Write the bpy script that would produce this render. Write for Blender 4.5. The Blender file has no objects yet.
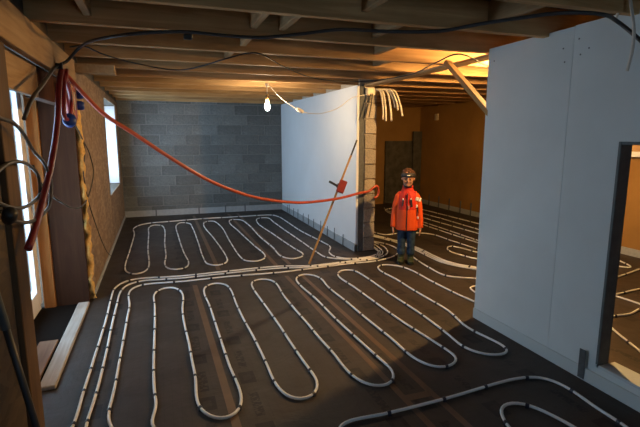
import bpy, bmesh, math, random
from mathutils import Vector, Matrix, noise as mnoise
random.seed(7)
SC = bpy.context.scene
COL = SC.collection

# ------------------------------------------------------------------ camera
FPX, HCAM = 460.0, 1.6
PITCH = math.atan(77 / FPX)
YAW = math.atan((320 - 157) * math.cos(PITCH) / FPX)
cF = Vector((math.sin(YAW) * math.cos(PITCH), math.cos(YAW) * math.cos(PITCH), -math.sin(PITCH)))
cR = Vector((math.cos(YAW), -math.sin(YAW), 0))
cU = cR.cross(cF)
C0 = Vector((0, 0, HCAM))
cam = bpy.data.objects.new('camera', bpy.data.cameras.new('camera'))
COL.objects.link(cam)
m = Matrix((cR, cU, -cF)).transposed().to_4x4()
m.translation = C0
cam.matrix_world = m
cam.data.sensor_width = 36
cam.data.lens = FPX / 640 * 36
cam.data.clip_start = 0.02
SC.camera = cam

# ------------------------------------------------------------------ world, light, exposure
SKY = 11.5
BULB_MAIN, BULB_SIDE = 620.0, 4800.0
W = bpy.data.worlds.new('overcast_sky'); SC.world = W
W.use_nodes = True
bg = W.node_tree.nodes['Background']
bg.inputs[0].default_value = (0.56, 0.79, 1.0, 1)
bg.inputs[1].default_value = SKY
vs = SC.view_settings
vs.view_transform = 'Standard'; vs.look = 'None'; vs.gamma = 1; vs.use_curve_mapping = False
vs.exposure = 0.0
SC.cycles.max_bounces = 8
SC.cycles.diffuse_bounces = 5
SC.cycles.sample_clamp_indirect = 4.0
def portal(name, loc, rot, sx, sy):
    l = bpy.data.lights.new(name, 'AREA'); l.shape = 'RECTANGLE'; l.size = sx; l.size_y = sy
    l.cycles.is_portal = True
    o = bpy.data.objects.new(name, l); COL.objects.link(o)
    o.location = loc; o.rotation_euler = rot
    return o
# an area light shines along its -Z; portals sit in the real openings of the walls
portal('door_portal', (-1.26, 4.05, 1.0), (0, -math.pi / 2, 0), 2.0, 1.3)
portal('window_portal', (-1.26, 8.35, 1.45), (0, -math.pi / 2, 0), 1.4, 1.9)
portal('front_portal', (0.8, -1.74, 1.4), (math.pi / 2, 0, 0), 0.7, 0.6)

# ------------------------------------------------------------------ pixel helpers
def ray(x, y): return cF + cR * ((x - 320) / FPX) - cU * ((y - 213.5) / FPX)
def fl(x, y, z=0.0):
    r = ray(x, y); return C0 + r * ((z - HCAM) / r.z)
def onX(x, y, X): r = ray(x, y); return C0 + r * (X / r.x)
def onY(x, y, Y): r = ray(x, y); return C0 + r * (Y / r.y)
def onP(x, y, A, B):                      # vertical plane through A and B
    n = Vector((B[1] - A[1], -(B[0] - A[0]), 0)); r = ray(x, y)
    return C0 + r * ((Vector(A) - C0).dot(n) / r.dot(n))

# ------------------------------------------------------------------ materials
class NT:
    def __init__(s, name, rough=0.6, spec=0.5):
        s.m = bpy.data.materials.new(name); s.m.use_nodes = True
        s.t = s.m.node_tree; s.b = s.t.nodes['Principled BSDF']
        s.b.inputs['Roughness'].default_value = rough
        s.b.inputs['Specular IOR Level'].default_value = spec
        s._tc = None
    def n(s, typ, **kw):
        nd = s.t.nodes.new(typ)
        for k, v in kw.items():
            if k.startswith('i_'):
                nm = k[2:]
                nd.inputs[int(nm) if nm.isdigit() else nm.replace('_', ' ')].default_value = v
            else: setattr(nd, k, v)
        return nd
    def l(s, a, b): s.t.links.new(a, b); return s
    def co(s, kind='Object', scale=(1, 1, 1), loc=(0, 0, 0)):
        if s._tc is None: s._tc = s.n('ShaderNodeTexCoord')
        mp = s.n('ShaderNodeMapping'); mp.inputs['Scale'].default_value = scale; mp.inputs['Location'].default_value = loc
        s.l(s._tc.outputs[kind], mp.inputs['Vector']); return mp.outputs[0]
    def noise(s, vec, scale, detail=4, rough=0.55, dist=0):
        nd = s.n('ShaderNodeTexNoise', i_Scale=scale, i_Detail=detail, i_Roughness=rough, i_Distortion=dist)
        s.l(vec, nd.inputs['Vector']); return nd.outputs['Fac']
    def ramp(s, fac, stops):
        nd = s.n('ShaderNodeValToRGB'); cr = nd.color_ramp
        while len(cr.elements) < len(stops): cr.elements.new(0.5)
        for e, (p, c) in zip(cr.elements, stops): e.position = p; e.color = (*c, 1)
        s.l(fac, nd.inputs[0]); return nd.outputs[0]
    def mix(s, fac, a, b, mode='MIX'):
        nd = s.n('ShaderNodeMix', data_type='RGBA', blend_type=mode)
        for v, i in ((fac, 0), (a, 6), (b, 7)):
            if hasattr(v, 'links') or hasattr(v, 'is_linked'): s.l(v, nd.inputs[i])
            else: nd.inputs[i].default_value = v if not isinstance(v, tuple) else (*v, 1)[:4]
        return nd.outputs[2]
    def math(s, op, a, b=0.0, c=0.0):
        nd = s.n('ShaderNodeMath', operation=op)
        for i, v in enumerate((a, b, c)):
            if hasattr(v, 'is_linked'): s.l(v, nd.inputs[i])
            else: nd.inputs[i].default_value = v
        return nd.outputs[0]
    def col(s, c):
        if hasattr(c, 'is_linked'): s.l(c, s.b.inputs['Base Color'])
        else: s.b.inputs['Base Color'].default_value = (*c, 1)
        return s
    def bump(s, h, st=0.3, d=0.01):
        nd = s.n('ShaderNodeBump', i_Strength=st, i_Distance=d); s.l(h, nd.inputs['Height'])
        s.l(nd.outputs[0], s.b.inputs['Normal']); return s

def plain(name, c, rough=0.6, spec=0.5, var=0.12, sc=18, metal=0.0):
    t = NT(name, rough, spec); v = t.noise(t.co(), sc)
    t.col(t.ramp(v, [(0.25, tuple(x * (1 - var) for x in c)), (0.75, tuple(min(1, x * (1 + var)) for x in c))]))
    t.b.inputs['Metallic'].default_value = metal
    return t.m
def wood(name, c1, c2, axis='X', sc=1.0, rough=0.7, knots=True):
    t = NT(name, rough, 0.15)
    k = {'X': (0.6, 9, 9), 'Y': (9, 0.6, 9), 'Z': (9, 9, 0.6)}[axis]
    oi = t.n('ShaderNodeObjectInfo')
    cmb = t.n('ShaderNodeVectorMath', operation='ADD')
    rnd = t.n('ShaderNodeVectorMath', operation='SCALE'); rnd.inputs[0].default_value = (7, 11, 5)
    t.l(oi.outputs['Random'], rnd.inputs['Scale'])
    t.l(t.co(scale=tuple(a * sc for a in k)), cmb.inputs[0]); t.l(rnd.outputs[0], cmb.inputs[1])
    g = t.noise(cmb.outputs[0], 2.2, 6, 0.6, 0.8)
    base = t.ramp(g, [(0.28, c1), (0.72, c2)])
    big = t.noise(t.co(), 1.6, 3)
    dk = t.ramp(big, [(0.3, (0.72, 0.66, 0.6)), (0.65, (1, 1, 1))])
    out = t.mix(0.8, base, dk, 'MULTIPLY')
    if knots:
        vo = t.n('ShaderNodeTexVoronoi', i_Scale=1.4); 
        t.l(t.co(scale=tuple(1.2 if a < 1 else 3.2 for a in k)), vo.inputs['Vector'])
        kn = t.ramp(vo.outputs['Distance'], [(0.05, (0.35, 0.2, 0.1)), (0.1, (1, 1, 1))])
        out = t.mix(0.7, out, kn, 'MULTIPLY')
    hv = t.n('ShaderNodeHueSaturation'); t.l(out, hv.inputs['Color'])
    t.l(t.math('MULTIPLY_ADD', oi.outputs['Random'], 0.35, 0.85), hv.inputs['Value'])
    t.col(hv.outputs[0]); t.bump(g, 0.25, 0.004)
    return t.m
def osb(name, c1, c2):
    t = NT(name, 0.75, 0.3)
    vo = t.n('ShaderNodeTexVoronoi', i_Scale=30.0, i_Randomness=1.0); t.l(t.co(scale=(1, 0.35, 1)), vo.inputs['Vector'])
    v = t.n('ShaderNodeSeparateColor'); t.l(vo.outputs['Color'], v.inputs[0])
    big = t.noise(t.co(), 2.5, 4)
    a = t.ramp(v.outputs[0], [(0.1, c1), (0.9, c2)])
    t.col(t.mix(0.7, a, t.ramp(big, [(0.3, (0.62, 0.58, 0.55)), (0.7, (1, 1, 1))]), 'MULTIPLY'))
    t.bump(v.outputs[0], 0.25, 0.003)
    return t.m
def block_mat(name, c):
    t = NT(name, 0.9, 0.2)
    oi = t.n('ShaderNodeObjectInfo')
    f = t.noise(t.co(), 55, 5, 0.7); g = t.noise(t.co(), 3.5, 3)
    a = t.ramp(f, [(0.3, tuple(x * 0.6 for x in c)), (0.7, tuple(x * 1.25 for x in c))])
    a = t.mix(0.6, a, t.ramp(g, [(0.3, (0.7, 0.7, 0.7)), (0.7, (1.1, 1.1, 1.1))]), 'MULTIPLY')
    hv = t.n('ShaderNodeHueSaturation'); t.l(a, hv.inputs['Color'])
    t.l(t.math('MULTIPLY_ADD', oi.outputs['Random'], 0.4, 0.8), hv.inputs['Value'])
    t.col(hv.outputs[0]); t.bump(f, 0.6, 0.006)
    return t.m
def plaster(name, c, dirt=0.12):
    t = NT(name, 0.8, 0.3)
    f = t.noise(t.co(), 1.4, 5, 0.6); g = t.noise(t.co(), 40, 2)
    t.col(t.ramp(f, [(0.25, tuple(x * (1 - dirt) for x in c)), (0.7, c)])); t.bump(g, 0.08, 0.002)
    return t.m
def emit(name, c, st):
    t = NT(name); t.b.inputs['Base Color'].default_value = (*c, 1)
    t.b.inputs['Emission Color'].default_value = (*c, 1); t.b.inputs['Emission Strength'].default_value = st
    return t.m
def glass(name, c=(0.95, 0.98, 1), rough=0.0):
    # thin window pane: mostly straight-through light with a glossy sheen
    mt = bpy.data.materials.new(name); mt.use_nodes = True; t = mt.node_tree
    t.nodes.clear(); o = t.nodes.new('ShaderNodeOutputMaterial')
    tr = t.nodes.new('ShaderNodeBsdfTransparent'); tr.inputs[0].default_value = (*c, 1)
    gl = t.nodes.new('ShaderNodeBsdfGlossy'); gl.inputs['Roughness'].default_value = 0.05
    mx = t.nodes.new('ShaderNodeMixShader'); mx.inputs[0].default_value = 0.08
    t.links.new(tr.outputs[0], mx.inputs[1]); t.links.new(gl.outputs[0], mx.inputs[2]); t.links.new(mx.outputs[0], o.inputs[0])
    return mt
def foil_mat():
    t = NT('insulation_foil', 0.5, 0.36)
    obj = t.co(); sp = t.n('ShaderNodeSeparateXYZ'); t.l(obj, sp.inputs[0])
    x, y = sp.outputs[0], sp.outputs[1]
    def band(v, lo, hi):  # 1 inside
        return t.math('MULTIPLY', t.math('GREATER_THAN', v, lo), t.math('LESS_THAN', v, hi))
    # printed fields: two columns to a metre-wide sheet, a square emblem and a word every 0.6 m
    u = t.math('PINGPONG', 0.0); 
    cols = []
    ym = t.math('MULTIPLY', t.math('FRACT', t.math('DIVIDE', t.math('ADD', y, 6.0), 0.6)), 0.6)
    n1 = t.noise(t.co(scale=(1, 1, 1)), 34, 2, 0.6)
    lett = t.math('GREATER_THAN', t.noise(t.co(scale=(30, 55, 1)), 1.0, 1), 0.46)
    total = None
    for X0, ph in ((-0.45, 0.3), (0.2, 0.17), (0.485, 0.4), (1.2, 0.2), (1.45, 0.35), (1.82, 0.15), (2.3, 0.4), (3.2, 0.1), (3.9, 0.3), (4.6, 0.5)):
        yy = t.math('MULTIPLY', t.math('FRACT', t.math('DIVIDE', t.math('ADD', t.math('ADD', y, 6.0), 0.6 - ph), 0.6)), 0.6)
        sq = t.math('MULTIPLY', band(x, X0 - 0.052, X0 + 0.052), band(yy, 0.0, 0.15))
        hole = t.math('MULTIPLY', band(x, X0 - 0.026, X0 + 0.026), band(yy, 0.04, 0.11))
        sq = t.math('SUBTRACT', sq, t.math('MULTIPLY', hole, 0.45))
        wd = t.math('MULTIPLY', t.math('MULTIPLY', band(x, X0 - 0.028, X0 + 0.028), band(yy, 0.22, 0.48)), lett)
        s_ = t.math('MAXIMUM', sq, wd)
        total = s_ if total is None else t.math('MAXIMUM', total, s_)
    grid = t.math('MAXIMUM', t.math('LESS_THAN', t.math('FRACT', t.math('MULTIPLY', x, 20.0)), 0.07),
                  t.math('LESS_THAN', t.math('FRACT', t.math('MULTIPLY', y, 20.0)), 0.07))
    big = t.noise(t.co(), 1.1, 5, 0.6)
    base = t.ramp(big, [(0.3, (0.029, 0.023, 0.0195)), (0.7, (0.052, 0.041, 0.035))])
    base = t.mix(t.math('MULTIPLY', grid, 0.35), base, (0.018, 0.015, 0.014))
    base = t.mix(t.math('MULTIPLY', total, 0.78), base, (0.006, 0.005, 0.007))
    t.col(base)
    wr = t.noise(t.co(scale=(1, 1, 1)), 5.0, 5, 0.6, 0.6)
    t.bump(wr, 0.35, 0.02)
    rr = t.math('MULTIPLY_ADD', wr, 0.3, 0.45); t.l(rr, t.b.inputs['Roughness'])
    return t.m

M = {}
M['foil'] = foil_mat()
M['joist'] = wood('joist_wood', (0.33, 0.185, 0.078), (0.54, 0.345, 0.165), 'X')
M['beamY'] = wood('beam_wood', (0.28, 0.175, 0.085), (0.46, 0.315, 0.17), 'Y')
M['postZ'] = wood('post_wood', (0.07, 0.044, 0.024), (0.13, 0.082, 0.045), 'Z')
M['orangeZ'] = wood('lining_wood', (0.30, 0.12, 0.03), (0.46, 0.21, 0.065), 'Z', knots=False)
M['darkZ'] = wood('stained_board', (0.040, 0.016, 0.009), (0.070, 0.030, 0.015), 'Z', rough=0.95, knots=False)
M['stick'] = wood('stick_wood', (0.30, 0.18, 0.07), (0.50, 0.33, 0.15), 'Z', knots=False)
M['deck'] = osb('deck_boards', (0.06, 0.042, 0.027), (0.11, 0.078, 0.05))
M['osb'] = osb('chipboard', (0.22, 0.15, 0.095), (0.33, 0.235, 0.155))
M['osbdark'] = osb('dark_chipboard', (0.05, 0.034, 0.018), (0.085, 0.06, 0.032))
M['block'] = block_mat('concrete_block', (0.172, 0.186, 0.190))
M['blockp'] = block_mat('pillar_block', (0.33, 0.29, 0.24))
M['mortar'] = plain('mortar', (0.215, 0.225, 0.23), 0.95, 0.1, 0.2, 60)
M['mortarp'] = plain('pillar_mortar', (0.42, 0.37, 0.31), 0.95, 0.1, 0.2, 60)
M['greyedge'] = plain('board_edge', (0.10, 0.105, 0.105), 0.9, 0.2, 0.25, 25)
M['white'] = plaster('plasterboard', (0.60, 0.66, 0.68))
M['white2'] = plaster('white_board', (0.72, 0.74, 0.78), 0.08)
M['strip'] = plaster('edge_strip_white', (0.52, 0.58, 0.60))
M['stripg'] = plain('edge_strip_grey', (0.34, 0.37, 0.40), 0.7)
M['side'] = plaster('bare_wall', (0.34, 0.185, 0.055), 0.3)
M['core'] = plain('wall_core', (0.10, 0.08, 0.06), 0.9)
M['pvc'] = plain('white_pvc', (0.78, 0.80, 0.84), 0.3, 0.5, 0.04)
M['glass'] = glass('clear_glass')
M['film'] = plain('frosty_film', (0.7, 0.78, 0.85), 0.25)
M['pipe'] = plain('heating_pipe', (0.76, 0.77, 0.77), 0.38, 0.5, 0.06)
M['clip'] = plain('clip_plastic', (0.012, 0.014, 0.03), 0.45)
M['tape'] = plain('brown_tape', (0.115, 0.07, 0.042), 0.45, 0.4, 0.2, 6)
M['tapeg'] = plain('grey_tape', (0.07, 0.075, 0.08), 0.5, 0.5, 0.3, 30)
M['hose'] = plain('red_hose', (0.38, 0.06, 0.03), 0.45, 0.4, 0.1)
M['hosed'] = plain('crimson_hose', (0.22, 0.018, 0.022), 0.4, 0.5, 0.1)
M['black'] = plain('black_rubber', (0.014, 0.014, 0.015), 0.5)
M['cable'] = plain('dark_cable', (0.03, 0.032, 0.036), 0.5)
M['greycable'] = plain('grey_cable', (0.045, 0.04, 0.033), 0.5)
M['whitecable'] = plain('white_cable', (0.62, 0.58, 0.52), 0.5)
M['conduit'] = plain('cream_conduit', (0.62, 0.53, 0.38), 0.45)
M['blue'] = plain('blue_plastic', (0.012, 0.05, 0.30), 0.4)
M['red'] = plain('red_plastic', (0.24, 0.02, 0.014), 0.45)
M['redbox'] = plain('red_case', (0.20, 0.014, 0.012), 0.5)
M['foam'] = plain('yellow_foam', (0.62, 0.38, 0.12), 0.85, 0.3, 0.3, 40)
M['steel'] = plain('dark_steel', (0.085, 0.10, 0.105), 0.6, 0.4, 0.25, 12)
M['pin'] = plain('pin_steel', (0.09, 0.10, 0.11), 0.5)
M['plank'] = wood('worn_plank', (0.34, 0.31, 0.28), (0.60, 0.55, 0.50), 'Y', knots=False)
M['brownplank'] = wood('brown_plank', (0.15, 0.09, 0.06), (0.26, 0.16, 0.10), 'Y', knots=False)
M['bulb'] = emit('lit_bulb', (1.0, 0.76, 0.46), BULB_MAIN)
M['bulb2'] = emit('lit_bulb_warm', (1.0, 0.57, 0.20), BULB_SIDE)
M['hollow_shade'] = plain('hollow_shade', (0.010, 0.008, 0.007), 0.95, 0.05)  # near-black colour for the shade of the hollow in the door opening
M['panel'] = plain('dark_panel', (0.07, 0.065, 0.055), 0.6, 0.4, 0.6, 7)

# ------------------------------------------------------------------ object helpers
def mesh_obj(name, me, mat=None, parent=None, loc=(0, 0, 0), smooth=False):
    o = bpy.data.objects.new(name, me); COL.objects.link(o)
    o.location = loc
    if mat is not None and not me.materials: me.materials.append(mat)
    if smooth:
        for p in me.polygons: p.use_smooth = True
    if parent is not None:
        o.parent = parent
        o.location = Vector(loc) - world_loc(parent)
    return o
def world_loc(o):
    v = Vector(o.location)
    while o.parent is not None: o = o.parent; v += o.location
    return v
def bm_mesh(bm, name='mesh'):
    bmesh.ops.recalc_face_normals(bm, faces=bm.faces[:])
    me = bpy.data.meshes.new(name); bm.to_mesh(me); bm.free(); return me
def add_box(bm, a, b, bev=0.0):
    a, b = Vector(a), Vector(b); c = (a + b) / 2; d = b - a
    r = bmesh.ops.create_cube(bm, size=1, matrix=Matrix.Translation(c) @ Matrix.Diagonal((*d, 1)))
    if bev > 0:
        es = list({e for v in r['verts'] for e in v.link_edges})
        bmesh.ops.bevel(bm, geom=es, offset=bev, segments=1, affect='EDGES')
def box(name, a, b, mat, parent=None, bev=0.0):
    a, b = Vector(a), Vector(b); c = (a + b) / 2
    bm = bmesh.new(); add_box(bm, a - c, b - c, bev)
    return mesh_obj(name, bm_mesh(bm, name), mat, parent, c)
def boxes(name, lst, mat, parent=None, origin=None, bev=0.0):
    o = Vector(origin) if origin else Vector((lst[0][0]))
    bm = bmesh.new()
    for a, b in lst: add_box(bm, Vector(a) - o, Vector(b) - o, bev)
    return mesh_obj(name, bm_mesh(bm, name), mat, parent, o)
def smooth_pts(pts, step=0.03):
    P = [Vector(p) for p in pts]
    P = [P[0] * 2 - P[1]] + P + [P[-1] * 2 - P[-2]]
    out = []
    for i in range(1, len(P) - 2):
        p0, p1, p2, p3 = P[i - 1:i + 3]
        def tj(t, a, b): return t + max((b - a).length, 1e-5) ** 0.5
        t0 = 0; t1 = tj(t0, p0, p1); t2 = tj(t1, p1, p2); t3 = tj(t2, p2, p3)
        n = max(2, int((p2 - p1).length / step))
        for k in range(n):
            t = t1 + (t2 - t1) * k / n
            A1 = p0.lerp(p1, (t - t0) / (t1 - t0)); A2 = p1.lerp(p2, (t - t1) / (t2 - t1)); A3 = p2.lerp(p3, (t - t2) / (t3 - t2))
            B1 = A1.lerp(A2, (t - t0) / (t2 - t0)); B2 = A2.lerp(A3, (t - t1) / (t3 - t1))
            out.append(B1.lerp(B2, (t - t1) / (t2 - t1)))
    out.append(P[-2]); return out
def relax(pts, it=2):
    for _ in range(it):
        pts = [pts[0]] + [(pts[i - 1] + pts[i] * 2 + pts[i + 1]) / 4 for i in range(1, len(pts) - 1)] + [pts[-1]]
    return pts
def add_tube(bm, pts, r, seg=8, cap=True):
    rings = []; N = None
    for i, p in enumerate(pts):
        t = (pts[min(i + 1, len(pts) - 1)] - pts[max(i - 1, 0)]).normalized()
        if N is None:
            up = Vector((0, 0, 1)) if abs(t.z) < 0.9 else Vector((1, 0, 0)); N = up.cross(t).normalized()
        N = (N - t * N.dot(t)).normalized(); B = t.cross(N)
        rr = r(i / (len(pts) - 1)) if callable(r) else r
        rings.append([bm.verts.new(p + (N * math.cos(a) + B * math.sin(a)) * rr) for a in (2 * math.pi * k / seg for k in range(seg))])
    for a, b in zip(rings, rings[1:]):
        for k in range(seg): bm.faces.new((a[k], a[(k + 1) % seg], b[(k + 1) % seg], b[k]))
    if cap: bm.faces.new(rings[0][::-1]); bm.faces.new(rings[-1])
def tube(name, pts, r, mat, parent=None, seg=8, step=0.03, raw=False):
    P = [Vector(p) for p in pts]
    if not raw: P = smooth_pts(P, step)
    o = P[0].copy(); bm = bmesh.new(); add_tube(bm, [p - o for p in P], r, seg)
    return mesh_obj(name, bm_mesh(bm, name), mat, parent, o, True)
def lathe(name, prof, mat, parent=None, loc=(0, 0, 0), seg=16):
    bm = bmesh.new(); rings = []
    for r, z in prof: rings.append([bm.verts.new((r * math.cos(2 * math.pi * k / seg), r * math.sin(2 * math.pi * k / seg), z)) for k in range(seg)])
    for a, b in zip(rings, rings[1:]):
        for k in range(seg): bm.faces.new((a[k], a[(k + 1) % seg], b[(k + 1) % seg], b[k]))
    bm.faces.new(rings[0][::-1]); bm.faces.new(rings[-1])
    return mesh_obj(name, bm_mesh(bm, name), mat, parent, loc, True)
def empty(name, loc): 
    o = bpy.data.objects.new(name, None); COL.objects.link(o); o.location = loc; o.empty_display_size = 0.1; return o
def tag(o, label, cat, group=None):
    o['label'] = label; o['category'] = cat
    if group: o['group'] = group
    return o
def struct(o, label=None, cat=None):
    o['kind'] = 'structure'
    if label: o['label'] = label
    if cat: o['category'] = cat
    return o

# ------------------------------------------------------------------ setting
XL, XR, XS = -0.69, 2.60, 6.0          # left wall face, right wall face, far side wall of the next room
YF, YB = -1.6, 9.86                    # wall behind the camera, block wall
ZJ, ZD = 2.28, 2.47                    # underside of joists, underside of deck
floor = struct(box('floor', (-1.3, YF - 0.1, -0.12), (XS + 0.15, YB + 0.2, 0.0), M['foil']), 'dark printed foil floor under the heating pipes', 'floor')
ftop = 0.0
# the foil texture is laid out from the floor's own centre, so shift it back to room coordinates
for nd in M['foil'].node_tree.nodes:
    if nd.type == 'MAPPING' and tuple(nd.inputs['Scale'].default_value) == (1, 1, 1): nd.inputs['Location'].default_value = floor.location
def tape_strip(x0, y0, x1, y1, w):
    d = Vector((x1 - x0, y1 - y0, 0)); n = Vector((-d.y, d.x, 0)).normalized() * w / 2
    a, b = Vector((x0, y0, 0)), Vector((x1, y1, 0)); bm = bmesh.new(); c = (a + b) / 2
    lo = [bm.verts.new(p - c + Vector((0, 0, 0.0))) for p in (a - n, a + n, b + n, b - n)]
    hi = [bm.verts.new(v.co + Vector((0, 0, 0.0012))) for v in lo]
    bm.faces.new(hi)
    for k in range(4): bm.faces.new((lo[k], lo[(k + 1) % 4], hi[(k + 1) % 4], hi[k]))
    return mesh_obj('tape_strip', bm_mesh(bm), M['tape'], floor, c)
tape_strip(1.33, 5.0, 1.37, 1.2, 0.042); tape_strip(1.51, 5.0, 1.57, 1.2, 0.042)
tape_strip(1.38, 2.3, 1.54, 2.3, 0.06); tape_strip(0.30, 5.0, 0.345, 1.5, 0.05)
tape_strip(0.62, 9.6, 0.62, 5.5, 0.05); tape_strip(1.32, 9.6, 1.33, 5.45, 0.05); tape_strip(1.51, 9.6, 1.5, 5.45, 0.05)

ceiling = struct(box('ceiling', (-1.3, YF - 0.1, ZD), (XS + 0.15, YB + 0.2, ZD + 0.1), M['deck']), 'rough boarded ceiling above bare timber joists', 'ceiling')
bm = bmesh.new(); add_box(bm, (-3.32, -0.0275, -0.095), (3.32, 0.0275, 0.095), 0.003); jme = bm_mesh(bm, 'joist')
YJ = [2.66 + 0.64 * k for k in range(-6, 12)]
for yj in YJ:
    mesh_obj('joist', jme, M['joist'], ceiling, (2.62, yj, ZJ + 0.095))
# noggins run between neighbouring joists
bm = bmesh.new(); add_box(bm, (-0.0225, -0.2925, -0.07), (0.0225, 0.2925, 0.07), 0.003); nme = bm_mesh(bm, 'noggin')
for X, j in ((-0.36, 6), (0.66, 6), (0.86, 6), (1.57, 6), (0.70, 7), (0.2, 5), (1.2, 5), (2.1, 5), (1.9, 7), (0.66, 8), (2.2, 8), (3.3, 7), (3.9, 8), (4.4, 9), (3.5, 10), (4.8, 11)):
    mesh_obj('noggin', nme, M['beamY'], ceiling, (X, YJ[j] + 0.32, ZJ + 0.115))
box('trimmer_beam', (2.64, 3.0, ZJ - 0.022), (2.78, 5.8, ZJ), M['beamY'], ceiling, 0.003)

# --- block wall at the back
wall_back = struct(box('wall_back', (-1.2, YB + 0.012, 0), (2.62, YB + 0.2, ZD), M['mortar']), 'grey concrete block wall at the back of the room', 'wall')
def block_mesh(l, d, h, bev=0.006):
    bm = bmesh.new(); add_box(bm, (-l / 2, -d / 2, -h / 2), (l / 2, d / 2, h / 2), bev); return bm_mesh(bm, 'block')
cache = {}
def blk(l, d, h):
    k = (round(l, 3), round(d, 3), round(h, 3))
    if k not in cache: cache[k] = block_mesh(l, d, h)
    return cache[k]
ch = 0.204
for r in range(12):
    z0 = r * ch; h = min(ch, ZD - z0) - 0.014
    if h < 0.05: continue
    x = XL - (0.0, 0.26, 0.12)[r % 3]
    while x < 2.57:
        a, b = max(x, XL), min(x + 0.5, 2.575)
        if b - a > 0.04:
            mesh_obj('block', blk(b - a - 0.014, 0.05, h), M['block'], wall_back, ((a + b) / 2, YB + 0.028 + random.uniform(-0.004, 0.004), z0 + ch / 2))
        x += 0.5
edge = box('edge_strip', (XL, YB - 0.012, 0), (2.555, YB + 0.006, 0.12), M['stripg'], wall_back)
for x in (-0.1, 0.75, 1.3, 1.72): box('joint_tab', (x - 0.012, YB - 0.018, 0.0), (x + 0.012, YB - 0.0125, 0.16), M['pin'], edge)

# --- left wall
wl = [((-1.2, YF, 0), (XL - 0.02, 2.70, ZD)), ((-1.2, 4.82, 0), (XL - 0.02, 7.4, ZD)), ((-1.2, 9.3, 0), (XL - 0.02, YB, ZD)),
      ((-1.2, 2.70, 2.19), (XL - 0.02, 4.82, ZD)), ((-1.2, 7.4, 2.15), (XL - 0.02, 9.3, ZD)), ((-1.2, 7.4, 0), (XL - 0.02, 9.3, 0.74))]
wall_left = struct(boxes('wall_left', wl, M['core']), 'chipboard-lined left wall with a door opening and window', 'wall')
for a, b in ((4.86, 5.72), (5.73, 6.58), (6.59, 7.38)): box('chipboard_panel', (XL - 0.018, a, 0.02), (XL, b, 2.24), M['osb'], wall_left, 0.002)
box('chipboard_panel', (XL - 0.018, 7.4, 0.02), (XL, 9.3, 0.74), M['osb'], wall_left, 0.002)
box('chipboard_panel', (XL - 0.018, 9.3, 0.02), (XL, YB - 0.02, 2.24), M['osb'], wall_left, 0.002)
box('chipboard_panel', (XL - 0.018, 7.4, 2.15), (XL, 9.3, 2.24), M['osb'], wall_left, 0.002)
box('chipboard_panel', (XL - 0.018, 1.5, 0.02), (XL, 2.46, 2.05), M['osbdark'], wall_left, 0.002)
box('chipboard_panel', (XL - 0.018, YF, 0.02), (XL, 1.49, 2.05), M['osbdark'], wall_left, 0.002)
box('stud', (XL - 0.03, 2.54, 0), (XL + 0.01, 2.73, 2.05), M['postZ'], wall_left, 0.004)
box('header_beam', (XL - 0.02, 1.6, 2.06), (XL + 0.03, 4.75, 2.27), M['beamY'], wall_left, 0.004)
box('header_board_and_shade', (XL - 0.09, 2.74, 1.86), (XL - 0.05, 3.66, 2.075), M['beamY'], wall_left, 0.003)
box('header_board_and_shade', (XL - 0.13, 3.67, 1.86), (XL - 0.05, 4.76, 2.075), M['darkZ'], wall_left, 0.003)  # dark board put in for the shade of the hole below the header
box('hollow_shade_strip', (-1.2, 2.72, 0), (XL - 0.125, 4.77, 0.006), M['hollow_shade'], wall_left)  # thin black strip that paints the shade of a hollow onto the floor
box('joist_end', (XL + 0.0, 4.95, 2.19), (XL + 0.34, 5.1, 2.275), M['beamY'], wall_left, 0.003)
box('lining_board', (-1.085, 4.745, 0.0), (-0.99, 4.82, 2.18), M['orangeZ'], wall_left, 0.002)
box('stained_board', (-0.985, 4.77, -0.0), (XL - 0.015, 4.82, 2.06), M['darkZ'], wall_left, 0.002)
box('lining_board', (-1.19, 2.70, 0.0), (XL - 0.04, 2.72, 2.04), M['orangeZ'], wall_left)
# squeezed-out mounting foam along the panel edge
bm = bmesh.new(); random.seed(3)
prev = None; pts = [Vector((XL - 0.0, 4.84 + 0.012 * math.sin(i * 0.7), 0.02 + i * 0.031)) for i in range(60)]
add_tube(bm, pts, 0.03, 10)
for v in bm.verts:
    k = mnoise.noise(v.co * 14) * 0.034 + mnoise.noise(v.co * 40) * 0.012
    v.co += Vector((k * 0.7, k * 1.1, 0))
mesh_obj('foam_bead', bm_mesh(bm), M['foam'], wall_left, (0, 0, 0), True)
box('edge_strip', (XL - 0.0, 4.9, 0), (XL + 0.012, YB - 0.02, 0.05), M['stripg'], wall_left)
box('sole_plate', (XL - 0.02, 1.0, 0), (XL + 0.045, 2.5, 0.04), M['brownplank'], wall_left, 0.004)

# glazed door in the opening
door = struct(empty('door_1', (-1.07, 3.85, 0)), 'white plastic glazed door frame in the left opening', 'door')
def frame(par, x, y0, y1, z0, z1, w, d, mat):
    box('frame_post', (x - d, y0, z0), (x + d, y0 + w, z1), mat, par, 0.004); box('frame_post', (x - d, y1 - w, z0), (x + d, y1, z1), mat, par, 0.004)
    box('frame_rail', (x - d, y0 + w, z1 - w), (x + d, y1 - w, z1), mat, par, 0.004); box('frame_rail', (x - d, y0 + w, z0), (x + d, y1 - w, z0 + w), mat, par, 0.004)
frame(door, -1.145, 2.73, 4.74, 0.007, 2.18, 0.08, 0.035, M['pvc'])
frame(door, -1.125, 2.815, 4.655, 0.09, 2.12, 0.14, 0.046, M['pvc'])
box('bead', (-1.138, 4.498, 0.25), (-1.122, 4.514, 1.98), M['stripg'], door, 0.002)
box('glass_pane', (-1.178, 3.85, 0.1), (-1.172, 4.65, 2.11), M['glass'], door)
box('frame_post', (-1.171, 3.71, 0.23), (-1.079, 3.85, 1.98), M['pvc'], door, 0.004)
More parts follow.
